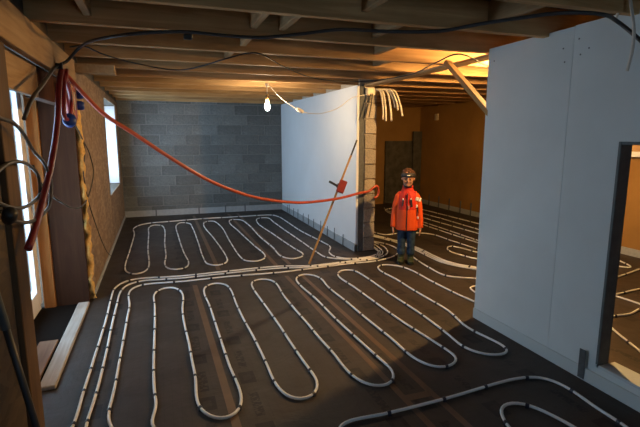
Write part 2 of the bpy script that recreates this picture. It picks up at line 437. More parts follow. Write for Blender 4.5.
box('light_blocking_leaf', (-1.178, 2.80, 0.1), (-1.14, 3.85, 2.11), M['pvc'], door)  # unseen opaque leaf, added to cut the daylight through the door
# frosted window further back
win = struct(empty('window_1', (-1.05, 8.35, 0.75)), 'narrow frosted window with white frame in the left wall', 'window')
frame(win, -0.98, 7.42, 9.28, 0.76, 2.13, 0.07, 0.03, M['pvc'])
box('frame_rail', (-1.0, 7.49, 1.80), (-0.96, 9.21, 1.87), M['pvc'], win, 0.004)
box('glass_pane', (-1.0, 7.49, 0.83), (-0.99, 9.21, 1.80), M['glass'], win)
box('glass_pane', (-1.0, 7.49, 1.87), (-0.99, 9.21, 2.06), M['glass'], win)
box('reveal', (-1.1, 9.285, 0.75), (XL - 0.015, 9.297, 2.14), M['pvc'], win)
# crumpled plastic sheet stuck over the reveal
bm = bmesh.new(); n = 36
vv = [[bm.verts.new((-0.02 * mnoise.noise(Vector((i * 0.45, j * 0.3, 2))) - 0.02 * mnoise.noise(Vector((i * 0.15, j * 0.12, 5))), 0.92 * i / n * 2 - 0.92, 1.05 * j / (n * 1.5) )) for j in range(int(n * 1.5) + 1)] for i in range(n + 1)]
for i in range(n):
    for j in range(int(n * 1.5)): bm.faces.new((vv[i][j], vv[i + 1][j], vv[i + 1][j + 1], vv[i][j + 1]))
M['sheet'] = None
tt = NT('plastic_sheet', 0.35); tt.b.inputs['Base Color'].default_value = (0.8, 0.88, 0.95, 1)
tt.b.inputs['Transmission Weight'].default_value = 0.0
tl = tt.n('ShaderNodeBsdfTranslucent'); tt.l(tt.ramp(tt.noise(tt.co(), 16.0, 6, 0.7), [(0.36, (0.10, 0.12, 0.14)), (0.6, (0.8, 0.86, 0.9))]), tl.inputs[0])
mx = tt.n('ShaderNodeMixShader'); mx.inputs[0].default_value = 0.85
out = tt.t.nodes['Material Output']; tt.l(tt.b.outputs[0], mx.inputs[1]); tt.l(tl.outputs[0], mx.inputs[2]); tp = tt.n('ShaderNodeBsdfTransparent'); mx2 = tt.n('ShaderNodeMixShader'); tt.l(tt.ramp(tt.noise(tt.co(), 9.0, 5, 0.7), [(0.30, (0.1, 0.1, 0.1)), (0.42, (0.98, 0.98, 0.98))]), mx2.inputs[0])
tt.l(mx.outputs[0], mx2.inputs[1]); tt.l(tp.outputs[0], mx2.inputs[2]); tt.l(mx2.outputs[0], out.inputs[0])
mesh_obj('plastic_sheet', bm_mesh(bm), tt.m, win, (-0.93, 8.35, 0.76), True)

# threshold planks
tag(box('threshold_plank', (-0.80, 3.13, -0.0), (-0.70, 4.74, 0.03), M['plank'], None, 0.006), 'pale worn plank along the door threshold', 'plank')
tag(box('scrap_plank', (-0.95, 3.0, -0.0), (-0.82, 3.9, 0.025), M['brownplank'], None, 0.004), 'short brown plank lying inside the door opening', 'plank')

# --- white partition with block pillar
wall_part = struct(box('wall_partition', (2.585, 5.80, 0), (2.80, YB + 0.2, ZD), M['mortarp']), 'white partition wall ending in a block pillar', 'wall')
box('white_board', (2.55, 5.79, 0.10), (2.585, YB - 0.02, 2.275), M['white2'], wall_part, 0.003)
box('board_edge', (2.585, 5.785, 0.0), (2.66, 5.80, 2.30), M['greyedge'], wall_part, 0.002)
for r in range(11):
    mesh_obj('block', blk(0.165, 0.05, 0.19), M['blockp'], wall_part, (2.748, 5.795 + random.uniform(-0.004, 0.003), r * ch + 0.102))
es = box('edge_strip', (2.535, 5.80, 0), (2.552, YB - 0.02, 0.11), M['stripg'], wall_part)
for k, (px, py) in enumerate(((287.5, 213), (291, 214), (296, 216.5), (301, 219), (307, 222), (313, 225), (318.5, 228), (327, 232), (332.5, 236), (340, 240), (349, 245))):
    y = min(9.7, max(5.95, fl(px, py).y))
    tube('fixing_pin', [(2.52, y, 0.0), (2.525, y, 0.17 + 0.03 * (k % 2))], 0.006, M['pin'], es, 6, 0.2)

# --- right wall (white plasterboard) with an opening
OY0, OY1, OZ0, OZ1 = 0.75, 2.03, 0.15, 1.57
SEAM = 2.42
wall_right = struct(boxes('wall_right', [((XR + 0.012, YF, 0), (XR + 0.11, OY0, 2.30)), ((XR + 0.012, OY1, 0), (XR + 0.11, 3.24, 2.27)),
     ((XR + 0.012, OY0, OZ1), (XR + 0.11, OY1, 2.30)), ((XR + 0.012, OY0, 0), (XR + 0.11, OY1, OZ0 - 0.021))], M['greyedge']), 'white plasterboard wall on the right', 'wall')
box('plasterboard_panel', (XR, SEAM + 0.0015, 0.02), (XR + 0.0125, 3.25, 2.305), M['white'], wall_right)
boxes('plasterboard_panel', [((XR, OY1, 0.02), (XR + 0.0125, SEAM - 0.0015, 2.31)), ((XR, OY0, OZ1), (XR + 0.0125, OY1, 2.31)), ((XR, OY0, 0.02), (XR + 0.0125, OY1, OZ0 - 0.021)), ((XR, YF, 0.02), (XR + 0.0125, OY0, 2.31))], M['white'], wall_right)
box('edge_strip', (XR - 0.014, OY0, 0), (XR, 3.25, 0.09), M['strip'], wall_right, 0.003)
box('jamb', (XR - 0.006, OY1 - 0.018, OZ0), (XR + 0.075, OY1, OZ1), M['steel'], wall_right, 0.002)
box('lintel', (XR - 0.006, OY0, OZ1 - 0.018), (XR + 0.075, OY1 - 0.02, OZ1), M['steel'], wall_right, 0.002)
box('sill_board', (XR - 0.004, OY0, OZ0 - 0.02), (XR + 0.14, OY1 - 0.02, OZ0), M['strip'], wall_right, 0.002)
for y, z in ((3.18, 2.2), (2.5, 2.18), (2.48, 2.09), (2.38, 2.22), (2.36, 2.12), (2.3, 2.15)):
    mesh_obj('screw_head', bm_mesh((lambda b: (bmesh.ops.create_cone(b, cap_ends=True, segments=8, radius1=0.006, radius2=0.005, depth=0.003), b)[1])(bmesh.new())), M['pin'], wall_right, (XR - 0.001, y, z)).rotation_euler = (0, math.pi / 2, 0)
t_ = onX(581.5, 362, XR - 0.02)
tag(box('grey_tape', (XR - 0.018, t_.y - 0.024, 0.01), (XR - 0.0145, t_.y + 0.024, 0.21), M['tapeg']), 'short dark grey tape stuck upright on the white wall base', 'tape')

# --- next room
wall_far = struct(box('wall_far', (2.8, YB, 0), (XS, YB + 0.2, ZD), M['side']), 'bare far wall of the next room in warm light', 'wall')
wall_side = struct(box('wall_side', (XS, YF, 0), (XS + 0.15, YB + 0.2, ZD), M['side']), 'bare side wall of the next room in warm light', 'wall')
s2 = box('edge_strip', (XS - 0.015, 1.0, 0), (XS, YB - 0.02, 0.1), M['stripg'], wall_side)
for y in (9.3, 8.9, 8.5, 8.1, 7.75, 7.4, 7.0): tube('fixing_pin', [(XS - 0.03, y, 0), (XS - 0.025, y, 0.26)], 0.011, M['pin'], s2, 6, 0.3)
wall_front = struct(boxes('wall_front', [((-1.3, YF - 0.12, 0), (0.45, YF, ZD)), ((1.15, YF - 0.12, 0), (XS + 0.15, YF, ZD)), ((0.45, YF - 0.12, 0), (1.15, YF, 1.1)), ((0.45, YF - 0.12, 1.7), (1.15, YF, ZD))], M['side']), 'wall behind the viewer with a wide window opening', 'wall')

# ------------------------------------------------------------------ heating pipes
PR = 0.0092
bm = bmesh.new(); add_tube(bm, [Vector((-0.011, 0, 0)), Vector((0.011, 0, 0))], PR + 0.0035, 8)
add_box(bm, (-0.011, -PR - 0.006, -PR - 0.003), (0.011, PR + 0.006, -PR + 0.004)); clip_me = bm_mesh(bm, 'pipe_clip'); clip_me.materials.append(M['clip'])
def w(X, Y): return Vector((X, Y, 0))
def pipe(pts, label, clip=0.33, rel=6, group='floor heating pipes'):
    P = [fl(*p) if not isinstance(p, Vector) else p for p in pts]
    S = relax(smooth_pts(P, 0.035), rel)
    S = [Vector((p.x, p.y, PR + 0.004)) for p in S]
    o = tube('heating_pipe', S, PR, M['pipe'], None, 8, raw=True)
    tag(o, label, 'pipe', group)
    acc = 0.12; base = world_loc(o)
    for a, b in zip(S, S[1:]):
        acc += (b - a).length
        if clip and acc > clip:
            acc = random.uniform(-0.05, 0.05)
            c = bpy.data.objects.new('pipe_clip', clip_me); COL.objects.link(c); c.parent = o
            c.location = (a + b) / 2 - base; d = b - a; c.rotation_euler = (0, 0, math.atan2(d.y, d.x))
    return o
random.seed(11)
# pillar bundle: outermost and innermost course in room coordinates, the others lie between them
OUT = [fl(*p) for p in ((300, 271), (347, 265), (379, 261.5), (394, 257), (398.5, 252.5), (394, 247.5), (382.5, 243.8), (371, 241.8))] + [w(2.98, 6.8), w(2.98, 9.0)]
INN = [fl(*p) for p in ((318, 264.5), (347, 261), (364, 258.5), (375, 256), (379, 252.75), (376, 250), (371.5, 248.5))] + [w(2.84, 6.2), w(2.83, 6.9), w(2.83, 8.9)]
SO, SI = smooth_pts(OUT, 0.02), smooth_pts(INN, 0.02)
def lane(f, s0=0.0):
    n = 26; r = []
    for k in range(n):
        t = s0 + (1 - s0) * k / (n - 1)
        r.append(SI[int(t * (len(SI) - 1))].lerp(SO[int(t * (len(SO) - 1))], f))
    return r
PA = [w(-0.56, 2.1), w(-0.55, 2.4), (76, 421), (82.5, 397.6), (89, 377), (98, 348), (106, 321.6), (110.6, 302), (116, 288), (126.6, 282), (139, 279.6), (161, 278.4), (180, 277.2), (230, 272), (280, 267.2)] + lane(0.38)[0:]
PB = [w(-0.44, 2.1), w(-0.44, 2.4), (86, 426.7), (91, 412.6), (98.4, 388), (105, 360), (108, 347), (110.6, 333), (117, 305.6), (120, 294), (126.6, 286.5), (139, 282.3), (161, 280.6), (180, 279.4), (230, 274), (280, 269.2)] + lane(0.62)[0:]
pipe(PA, 'heating pipe running closest to the left wall, then across to the pillar')
pipe(PB, 'second heating pipe from the left wall, hugging the first one across the floor')
FG = lane(1.0)[::-1] + [(280, 273.5), (230, 277.5), (180, 282.8), (155.6, 284.4), (140.6, 286), (132, 289.7), (128.4, 296), (129.8, 305.6), (127.5, 318), (123.8, 340), (119, 366), (116, 383.6), (111.6, 403), (107.8, 418), (111, 430), w(-0.18, 2.33), w(-0.02, 2.35),
 (148, 428), (153.8, 418), (157, 409), (154.7, 395.8), (153.8, 379), (153.8, 362), (154.7, 334), (155, 318), (154.7, 304), (153.8, 296), (159.4, 290.6), (171, 288), (179.7, 291), (183.4, 297.5), (182.5, 308.8), (184.4, 324.7), (189.6, 347), (192, 362), (195.6, 379), (196.6, 401), (200, 411.7), (208.8, 419), (220, 422), (232, 420), (240.6, 411.7), (242, 399.5), (237.8, 386), (230, 368.6), (222.8, 347), (214, 320), (209, 305), (204, 293.8), (205, 288), (214, 284), (224.7, 285), (231, 291), (236, 304), (244, 321), (253.8, 338.8), (266, 364), (274.7, 384), (285, 397), (300, 403), (314, 399), (319, 390.6), (317.8, 382), (311, 373), (300, 357.8), (287.8, 339.5), (279.7, 327), (267, 309), (252, 287), (252, 282.5), (261, 279.7), (271.5, 281), (277.5, 286), (283, 295.6), (294.4, 309.7), (307.5, 324.7), (320, 340), (333.8, 355), (345, 370), (356, 380.5), (369, 387), (379, 388.6), (389.7, 386.7), (395, 379), (393, 372), (385, 365), (365, 347), (356, 338.8), (335.6, 320), (316, 300), (300, 286), (295.7, 279.7), (301, 275.4), (313, 276), (321.6, 280), (328, 288), (345, 301.6), (368, 321), (393.4, 341.6), (412, 358.4), (425, 366), (440, 369.7), (453, 367), (458, 360), (453, 355.6), (426, 338), (400.5, 321.6), (370, 299.7), (352.5, 287), (339, 278), (337.5, 274), (343, 271), (352.5, 271), (365.6, 278), (390, 295), (400.5, 301.7), (420, 314.6), (449.7, 337), (461, 347), (473, 353), (489.5, 357), (503.6, 357), (509.4, 352), (503.6, 347), (487, 339), (467, 328.7), (448.5, 312), (425, 298), (411, 289.7), (397.5, 281), (380.6, 272), (377, 268), (380.6, 265.7), (390, 265.7), (401, 267.5), (411, 271), (432, 282.5), (462, 297.5), (475, 303), w(2.95, 3.15), w(3.1, 2.6)]
pipe(FG, 'long looping heating pipe filling the floor in the foreground')
BK = lane(0.2, 0.14)[::-1] + [(327, 258.5), (317.5, 253.4), (302.5, 243), (283.75, 230), (273.4, 222.5), (267, 218.3), (258.4, 218.8), (257.5, 223.4), (274.4, 235.6), (295, 249.7), (303.4, 255), (300.6, 258.5), (291, 260), (281, 257), (273.4, 248.75), (261, 238.4), (248, 225), (239.7, 220.3), (231, 220.3), (229.4, 223), (238.75, 232), (253.75, 246), (265, 256), (264, 260), (256.6, 262.4), (246, 262), (240.6, 258), (231, 244), (220, 226), (212, 221.6), (205.6, 222.4), (203.75, 225.8), (215, 240.6), (226.25, 257.5), (227, 263), (218.75, 266.5), (208.4, 265.4), (203.75, 259.4), (198, 242.5), (192.5, 228.4), (188.75, 223.8), (181, 223.2), (176.6, 225.8), (178.4, 237), (184, 253.75), (188.75, 264), (186, 268.75), (176.6, 271), (168, 269.7), (164.75, 265), (166, 257.5), (164.75, 244.4), (164.4, 229.4), (160.6, 225.9), (154, 225.6), (149.4, 227.8), (148.8, 235), (148, 250), (148.4, 268.75), (143.75, 273.4), (134.4, 275.7), (127, 273.4), (125, 268.75), (129.7, 252), (134.4, 235), (134.4, 228.4), (145.6, 224.4), (174, 221.8), (200, 219.6), (230, 217.8), (259, 216), (272, 215.6), (279, 217.5), (285.6, 221.5), (300.6, 231.5), (321, 242), (330.6, 247.8), (328.75, 253.0), (336, 258), (347, 259.6)] + lane(0.0, 0.14)
pipe(BK, 'looping heating pipe in front of the grey block wall')
FR = [w(0.55, 1.3), w(0.75, 1.75), (340, 426.7), (380, 417), (420.6, 407), (460, 396.3), (483.4, 389), (517, 380), (535, 378.2), (547, 380), (565, 388), (580, 397.6), (593, 408), (623, 426.5), w(2.32, 1.4), w(2.34, 0.9)]
pipe(FR, 'single heating pipe crossing the lower right corner')
FR2 = [w(1.75, 0.9), w(1.74, 1.5), (507, 428), (500.5, 415.5), (500, 409), (505, 405), (518, 403.6), (537, 410), (557.5, 420), (572, 428), w(2.12, 1.4), w(2.14, 0.9)]
pipe(FR2, 'hairpin bend of heating pipe at the bottom edge')
# next room
pipe([(413, 258), (420, 263), (430, 269), (447, 277), (477, 279.7), w(3.6, 3.95), w(4.2, 3.5), w(4.3, 2.4)], 'thin heating pipe curving right from behind the boots of the boy', rel=3)
B2 = [(372, 241), (398, 242.8), (416, 249.5), (447, 263.5), (477, 269.5)]
for k, nm in enumerate(('uppermost', 'middle', 'lowest')):
    pts = []
    C = [fl(*p) for p in B2] + [w(4.1, 4.0), w(4.7, 3.6)]
    for i, p in enumerate(C):
        d = (C[min(i + 1, len(C) - 1)] - C[max(0, i - 1)]).normalized(); pts.append(p + Vector((-d.y, d.x, 0)) * (k - 1) * -0.045 )
    pts = [w(3.05 + 0.06 * (1 - k), 9.0 - 0.1 * k), w(3.08 + 0.06 * (1 - k), 7.2)] + pts[1:]
    pipe(pts, nm + ' of the three pipes sweeping past the boy towards the right wall', clip=0.9, rel=3)
pipe([w(3.35, 9.0), w(3.35, 7.6), (385, 235.5), (398, 234), (417, 233.5), (432, 235), (449, 240.6), (480, 251), w(4.23, 4.3), w(4.4, 4.0), w(4.55, 4.3), w(4.5, 5.57), w(4.5, 7.1), w(4.62, 8.9), w(4.9, 9.1)], 'heating pipe arcing behind the boy into the next room', rel=3)
xs = [4.66, 4.93, 5.23, 5.57]
pipe([w(4.75, 9.2), w(4.64, 8.9), w(4.64, 7.36), w(4.66, 4.0), w(4.80, 3.8), w(4.93, 4.0), w(4.90, 7.73), w(4.92, 9.0)], 'heating pipe with straight runs in the middle of the next room', rel=3)
pipe([w(5.3, 9.1), w(5.18, 8.8), w(5.18, 7.5), w(5.23, 4.2), w(5.4, 3.9), w(5.57, 4.2), w(5.5, 7.2), w(5.42, 9.2)], 'heating pipe with straight runs along the warm lit side wall', rel=3)
pipe([w(4.0, 3.4), w(4.02, 4.4), (477, 260), (452.5, 253.4), (447, 249.2), (450.6, 247), (478, 253.5), w(4.13, 4.6), w(4.12, 3.4)], 'long narrow pipe loop poking out behind the white wall', rel=2)
pipe([w(3.5, 3.1), (482, 298), (475, 293), (469.4, 289), (477, 287), w(3.5, 3.5), w(3.8, 3.2)], 'small pipe bend just showing at the white wall edge', rel=2)
pipe([w(3.3, 2.2), w(3.6, 2.75), (613, 317), (628, 316), (640, 310), w(4.6, 2.95), w(4.9, 2.5)], 'nearest heating pipe seen through the wall opening', rel=3)
pipe([w(3.5, 3.7), w(3.9, 3.2), (610, 297), (640, 290), w(5.2, 3.3), w(5.5, 2.8)], 'second heating pipe seen through the wall opening', rel=3)
pipe([w(4.2, 3.45), (605, 281), (620, 277), (640, 270), w(5.75, 3.9), w(5.8, 3.0)], 'farthest heating pipe seen through the wall opening', rel=3)

# ------------------------------------------------------------------ left side hangings
A, B = Vector((-0.63, 3.9, 2.08)), Vector((2.74, 5.74, 0.9))
hook = lathe('hook', [(0.0, 0), (0.02, 0.0), (0.02, 0.05), (0.028, 0.055), (0.028, 0.065), (0.0, 0.065)], M['black'], None, A + Vector((-0.05, -0.03, 0.02)), 10)
hook.rotation_euler = (0, math.pi / 2, 0)
tag(hook, 'small black hook on the header beam holding hose and cable', 'hook')
hp = [onP(x, y, A, B) for x, y in ((61, 69), (80, 90), (104, 114), (133, 133), (170, 157.5), (206, 179), (237, 192), (261, 198.6), (284, 201.7), (303, 202.6), (338, 198.5), (360, 193))]
hp += [Vector((2.70, 5.70, hp[-1].z + 0.01)), Vector((2.82, 5.70, 0.93)), Vector((2.86, 5.72, 0.86)), Vector((2.84, 5.72, 0.78)), Vector((2.79, 5.72, 0.76))]
hs = empty('air_hose', A); tag(hs, 'orange-red hose sagging across the room to the block pillar', 'hose')
tube('sagging_run', hp, 0.0165, M['hose'], hs, 10)
dn = [A + Vector((0.0, 0.0, 0.0)), onX(59, 85, -0.62), onX(57.5, 120, -0.62), onX(52, 160, -0.62), onX(44, 195, -0.62), onX(33, 235, -0.62), onX(28, 249, -0.63)]
tube('hanging_run', dn, 0.019, M['hosed'], hs, 10)
lp = [A + Vector((0.01, 0.02, 0.0)), onX(64, 90, -0.6), onX(64, 115, -0.6), onX(69, 118, -0.6), onX(71, 100, -0.6), onX(66, 78, -0.6), A + Vector((0.03, 0.03, 0.0))]
tube('hanging_loop', lp, 0.015, M['hosed'], hs, 10)
# power strip with blue sockets
c = onX(71, 100, -0.64)
ps = empty('power_socket_box', c); tag(ps, 'red power socket box with blue plugs hanging on the left wall', 'socket box')
box('case', c + Vector((-0.03, -0.07, -0.16)), c + Vector((0.03, 0.07, 0.14)), M['red'], ps, 0.012)
for dz in (0.05, -0.04):
    s_ = lathe('socket', [(0.0, 0), (0.036, 0), (0.036, 0.03), (0.03, 0.05), (0.0, 0.05)], M['blue'], ps, c + Vector((0.035, 0.055, dz)), 14); s_.rotation_euler = (0, math.pi / 2, 0.2)
pl_ = lathe('plug', [(0.0, 0), (0.03, 0), (0.038, 0.02), (0.045, 0.05), (0.045, 0.09), (0.0, 0.09)], M['blue'], ps, onX(70, 121, -0.6) + Vector((0, -0.03, -0.02)), 16); pl_.rotation_euler = (1.2, 0.5, 0)
box('label_plate', c + Vector((0.031, -0.055, -0.08)), c + Vector((0.034, -0.02, 0.06)), M['whitecable'], ps)
tag(tube('plug_cable', [onX(74, 124, -0.62), onX(78, 130, -0.64), onX(84, 142, -0.66), onX(90, 155, -0.665), onX(93.5, 171, -0.665), onX(91, 188, -0.665), onX(85, 203, -0.665), onX(75, 208.5, -0.65), onX(60, 201.5, -0.64), onX(48, 192, -0.64), onX(37, 176, -0.65), onX(33, 165, -0.66)], 0.006, M['greycable'], None, 6), 'thin grey cable drooping from the blue plug across the opening', 'cable')
tag(tube('wall_cable', [onX(79, 131, -0.655), onX(85, 150, -0.67), onX(83.5, 172, -0.67), onX(87, 195, -0.67), onX(97, 228, -0.67), onX(106, 250, -0.67), onX(111, 256, -0.672)], 0.005, M['greycable'], None, 6), 'thin dark cable trailing down the chipboard panel', 'cable')
# coiled cable
cc = empty('coiled_cable', onX(8, 216, -0.64)); tag(cc, 'coiled dark cable hanging on the left stud', 'cable')
l1 = [onX(x, y, -0.645) for x, y in ((-14, 190), (-6, 176), (4, 166), (17, 161.5), (30, 166), (39, 178), (40, 192), (32, 203), (20, 208), (6, 206), (-6, 200), (-14, 190))]
tube('loop', l1, 0.0095, M['greycable'], cc, 8)
l2 = [onX(x, y, -0.625) for x, y in ((-12, 110), (0, 118), (12, 122), (23, 133), (33, 150), (45, 165), (51, 182), (50, 203), (42, 215), (30, 222), (14, 221), (4, 217))]
tube('loop', l2, 0.0095, M['greycable'], cc, 8)
kn = lathe('connector', [(0, 0), (0.022, 0), (0.03, 0.02), (0.03, 0.06), (0.02, 0.075), (0, 0.075)], M['black'], cc, onX(8, 221, -0.62), 12); kn.rotation_euler = (0.7, 0.5, 0)
# leaning pole, bottom left
p0, p1 = onX(-6, 290, -0.60), onX(42, 445, -0.50)
d = (p1 - p0).normalized(); foot = p1 + d * (p1.z / -d.z)
pole = empty('broom_pole', foot); tag(pole, 'dark blue-grey pole leaning against the near left wall', 'pole')
tube('shaft', [foot + Vector((0, 0, 0.0)), p0.lerp(p1, 0.22)], 0.013, M['cable'], pole, 10, 0.2)
tube('grip', [p0.lerp(p1, 0.24), p0 - d * 0.35], 0.016, M['steel'], pole, 10, 0.2)

# ------------------------------------------------------------------ overhead cables and lamp
tag(tube('thick_cable', [onX(24, 119, -0.63), onX(31, 101, -0.62), onX(43, 84, -0.62), A + Vector((-0.01, -0.02, 0.03)), onX(66, 62, -0.6), fl(78, 49, 2.235), fl(110, 37, 2.22), fl(150, 32.5, 2.24), fl(188, 32, 2.262), fl(220, 35, 2.25), fl(260, 37.5, 2.23), fl(300, 34, 2.24), fl(340, 29.5, 2.262), fl(390, 31.5, 2.24), fl(440, 31, 2.24), fl(480, 24, 2.25), fl(520, 18, 2.25), fl(560, 13, 2.25), fl(600, 14, 2.24), onX(618, 22, 2.48), onX(640, 40, 2.5), onX(660, 60, 2.52)], 0.011, M['cable'], None, 8), 'thick dark cable slung under the joists across the whole ceiling', 'cable')
c = fl(188, 34, 2.27)
tie = tag(boxes('cable_tie', [(c + Vector((-0.03, -0.02, -0.035)), c + Vector((0.03, 0.02, 0.0)))], M['black'], None, c, 0.008), 'black tie holding the thick cable to a joist', 'cable tie')
tag(tube('thin_cable', [fl(70, 47, 2.26), fl(84, 46, 2.262), fl(100, 53, 2.22), fl(130, 62, 2.19), fl(178, 70, 2.17), fl(225, 59, 2.21), fl(243, 54, 2.25), fl(257, 53, 2.262), fl(282, 65.6, 2.22), fl(310, 77, 2.18), fl(330, 80.5, 2.16), fl(360, 81.5, 2.17), fl(386, 79, 2.18), fl(412, 74, 2.2), fl(435, 63, 2.22), fl(458, 54, 2.25), fl(487, 65.5, 2.2), Vector((3.0, 3.5, 2.2))], 0.006, M['black'], None, 6), 'thin black cable sagging in swags below the ceiling', 'cable')
# bare bulb
bp = fl(267, 84, 2.27); 
lamp = empty('hanging_bulb', bp); tag(lamp, 'lit bare bulb hanging from a joist before the block wall', 'lamp')
def onV(px, py, P): n = Vector((cF.x, cF.y, 0)); r = ray(px, py); return C0 + r * ((P - C0).dot(n) / r.dot(n))
zb = onV(267, 107, bp).z
tube('cord', [bp, Vector((bp.x, bp.y, zb + 0.16))], 0.005, M['whitecable'], lamp, 6, 0.2)
lathe('socket', [(0.0, 0.17), (0.012, 0.165), (0.022, 0.14), (0.024, 0.085), (0.0, 0.085)], plain('brass_socket', (0.25, 0.15, 0.05), 0.4), lamp, (bp.x, bp.y, zb), 12)
lathe('glass_bulb', [(0.003, -0.048), (0.022, -0.038), (0.034, -0.01), (0.034, 0.01), (0.025, 0.04), (0.017, 0.07), (0.016, 0.09)], M['bulb'], lamp, (bp.x, bp.y, zb), 14)
tag(box('cable_hook', bp + Vector((-0.02, -0.02, -0.03)), bp + Vector((0.02, 0.02, 0.012)), M['whitecable'], None, 0.005), 'small white cable clip above the hanging bulb', 'clip')
JB = Vector((2.72, 5.74, 2.16))
ex = empty('lamp_lead', bp); tag(ex, 'white lead with a plug strung from the bulb to the pillar', 'cable')
q = [bp + Vector((0.03, 0, -0.02)), onP(281, 98, bp, JB), onP(297, 109, bp, JB), onP(303, 112, bp, JB), onP(320, 113.5, bp, JB), onP(338, 108, bp, JB), onP(352, 98, bp, JB), JB]
tube('lead', q, 0.006, M['whitecable'], ex, 6)
dq = (q[3] - q[2]).normalized(); tube('plug', [q[2] - dq * 0.01, q[2] + dq * 0.03, q[2] + dq * 0.09], lambda t: 0.02 + 0.008 * math.sin(t * 3), M['whitecable'], ex, 10, 0.02)
jb = tag(box('junction_box', JB + Vector((-0.06, -0.03, -0.02)), JB + Vector((0.06, 0.03, 0.08)), M['conduit'], None, 0.01), 'pale junction box at the top of the block pillar', 'junction box')
# conduits sticking out above the pillar
for k, (ex_, ey, r_) in enumerate(((383, 119.5, 0.011), (386, 121, 0.012), (391.5, 121, 0.013), (395, 108, 0.011), (402.5, 116, 0.013), (398, 110, 0.011))):
    e = onY(ex_, ey, 5.62 - 0.03 * k); s0 = JB + Vector((0.03 + 0.012 * k, -0.01, 0.05))
    mid = Vector((s0.x + (e.x - s0.x) * 0.7, s0.y + (e.y - s0.y) * 0.6, s0.z - 0.015))
    CN = ('leftmost cream conduit end drooping from the pillar top', 'second cream conduit end from the left at the pillar top', 'third cream conduit end from the left, among the longest', 'short cream conduit end between two longer ones', 'rightmost cream conduit end, curving away from the pillar', 'short cream conduit beside the rightmost one')[k]
    tag(tube('conduit', [s0, s0.lerp(mid, 0.5) + Vector((0, 0, 0.015)), mid, e.lerp(mid, 0.4) + Vector((0.015, 0, 0.02)), e], r_, M['conduit'], None, 8, 0.02), CN, 'conduit', 'cream conduits above the pillar')
for k, (ex_, ey) in enumerate(((365, 118), (369, 117.5))):
    e = onY(ex_, ey, 5.68); s0 = JB + Vector((0.0 + 0.02 * k, -0.02, 0.02))
    tag(tube('dark_conduit', [s0, s0.lerp(e, 0.4) + Vector((0.01, 0, 0.03)), e], 0.009, M['greycable'], None, 8, 0.03), ('left' if k == 0 else 'right') + ' one of two dark conduit stubs before the block pillar', 'conduit', 'dark stubs at the pillar')
# brace plank in the doorway to the next room
a, b = onX(446, 61, 2.95), onX(488, 111, 2.95)
a = fl(447, 62, 2.27)
b = onX(490, 113, a.x + 0.1)
d = (b - a).normalized(); L = (b - a).length
bm = bmesh.new(); add_box(bm, (-0.02, -0.035, 0), (0.02, 0.035, L + 0.12), 0.003)
br = mesh_obj('brace_plank', bm_mesh(bm), M['stick'], None, a); br.rotation_mode = 'QUATERNION'; br.rotation_quaternion = d.to_track_quat('Z', 'X')
tag(br, 'narrow plank slanting down from the joists to the white wall', 'plank')
# bare bulb of the next room
LX2, LY2, LZ2 = 3.45, 3.64, 2.235      # hangs just below the bay between two joists
l2 = empty('ceiling_bulb', (LX2, LY2, ZD)); tag(l2, 'lit bulb up between the joists of the next room, concealed by the white wall', 'lamp')
lathe('base', [(0.0, 0.0), (0.05, 0.0), (0.05, -0.02), (0.0, -0.02)], M['black'], l2, (LX2, LY2, ZD), 14)
lathe('socket', [(0.0, 0.22), (0.022, 0.22), (0.024, 0.085), (0.0, 0.085)], M['black'], l2, (LX2, LY2, LZ2), 12)
lathe('glass_bulb', [(0.003, -0.048), (0.022, -0.038), (0.034, -0.01), (0.034, 0.01), (0.025, 0.04), (0.017, 0.07), (0.016, 0.09)], M['bulb2'], l2, (LX2, LY2, LZ2), 14)
# white flexes at the top right
f1 = [onX(612, -14, 2.47), onX(606, 2, 2.45), onX(613, 16, 2.45)]
tag(tube('loose_flex', [onX(632, -20, 2.5), onX(622, 2, 2.48), onX(616, 18, 2.47)], 0.008, M['whitecable'], None, 6), 'short pale flex slanting behind the longer one at top right', 'cable')
tag(tube('hanging_flex', [onX(628, -20, 2.47), onX(631, 5, 2.46), onX(634, 30, 2.46), onX(632, 52, 2.47), onX(627, 71, 2.48)], 0.009, M['whitecable'], None, 6), 'pale flex hanging down in front of the white wall', 'cable')

# ------------------------------------------------------------------ measuring staff
s0 = fl(309, 264); s0.z = 0.0
s1 = onX(357, 140, 2.525)
st = empty('measuring_staff', s0); tag(st, 'wooden staff leaning on the partition with a red receiver clamped on', 'staff')
d = (s1 - s0).normalized(); L = (s1 - s0).length
def along(name, l0, l1, hw, hd, mat, off=(0, 0)):
    bm = bmesh.new(); add_box(bm, (-hw + off[0], -hd + off[1], l0), (hw + off[0], hd + off[1], l1), 0.003)
    o = mesh_obj(name, bm_mesh(bm), mat, st, s0); o.rotation_mode = 'QUATERNION'; o.rotation_quaternion = q_; return o
q_ = d.to_track_quat('Z', 'X')
along('shaft', 0.0, L * 0.87, 0.013, 0.009, M['stick']); along('tip', L * 0.87, L, 0.011, 0.008, M['black'])
t = 0.615 * L
PX = Matrix((cR, d.cross(cR).cross(d).normalized(), d)).transposed()
def rbox(name, ctr, ax, mat, half, bev):
    bm = bmesh.new(); add_box(bm, [-h for h in half], half, bev)
    o = mesh_obj(name, bm_mesh(bm), mat, st, ctr); o.rotation_mode = 'QUATERNION'; o.rotation_quaternion = ax.to_quaternion(); return o
yv = d.cross(cR).normalized(); xv = yv.cross(d).normalized()
ax = Matrix((xv, yv, d)).transposed()
ctr = s0 + d * t
rbox('receiver', ctr + xv * 0.035 - yv * 0.03, ax, M['redbox'], (0.05, 0.022, 0.085), 0.008)
rbox('clamp_handle', ctr - xv * 0.085 - yv * 0.02, Matrix((xv, yv, d)).transposed() @ Matrix.Rotation(0.15, 3, 'Y'), M['black'], (0.06, 0.014, 0.014), 0.004)
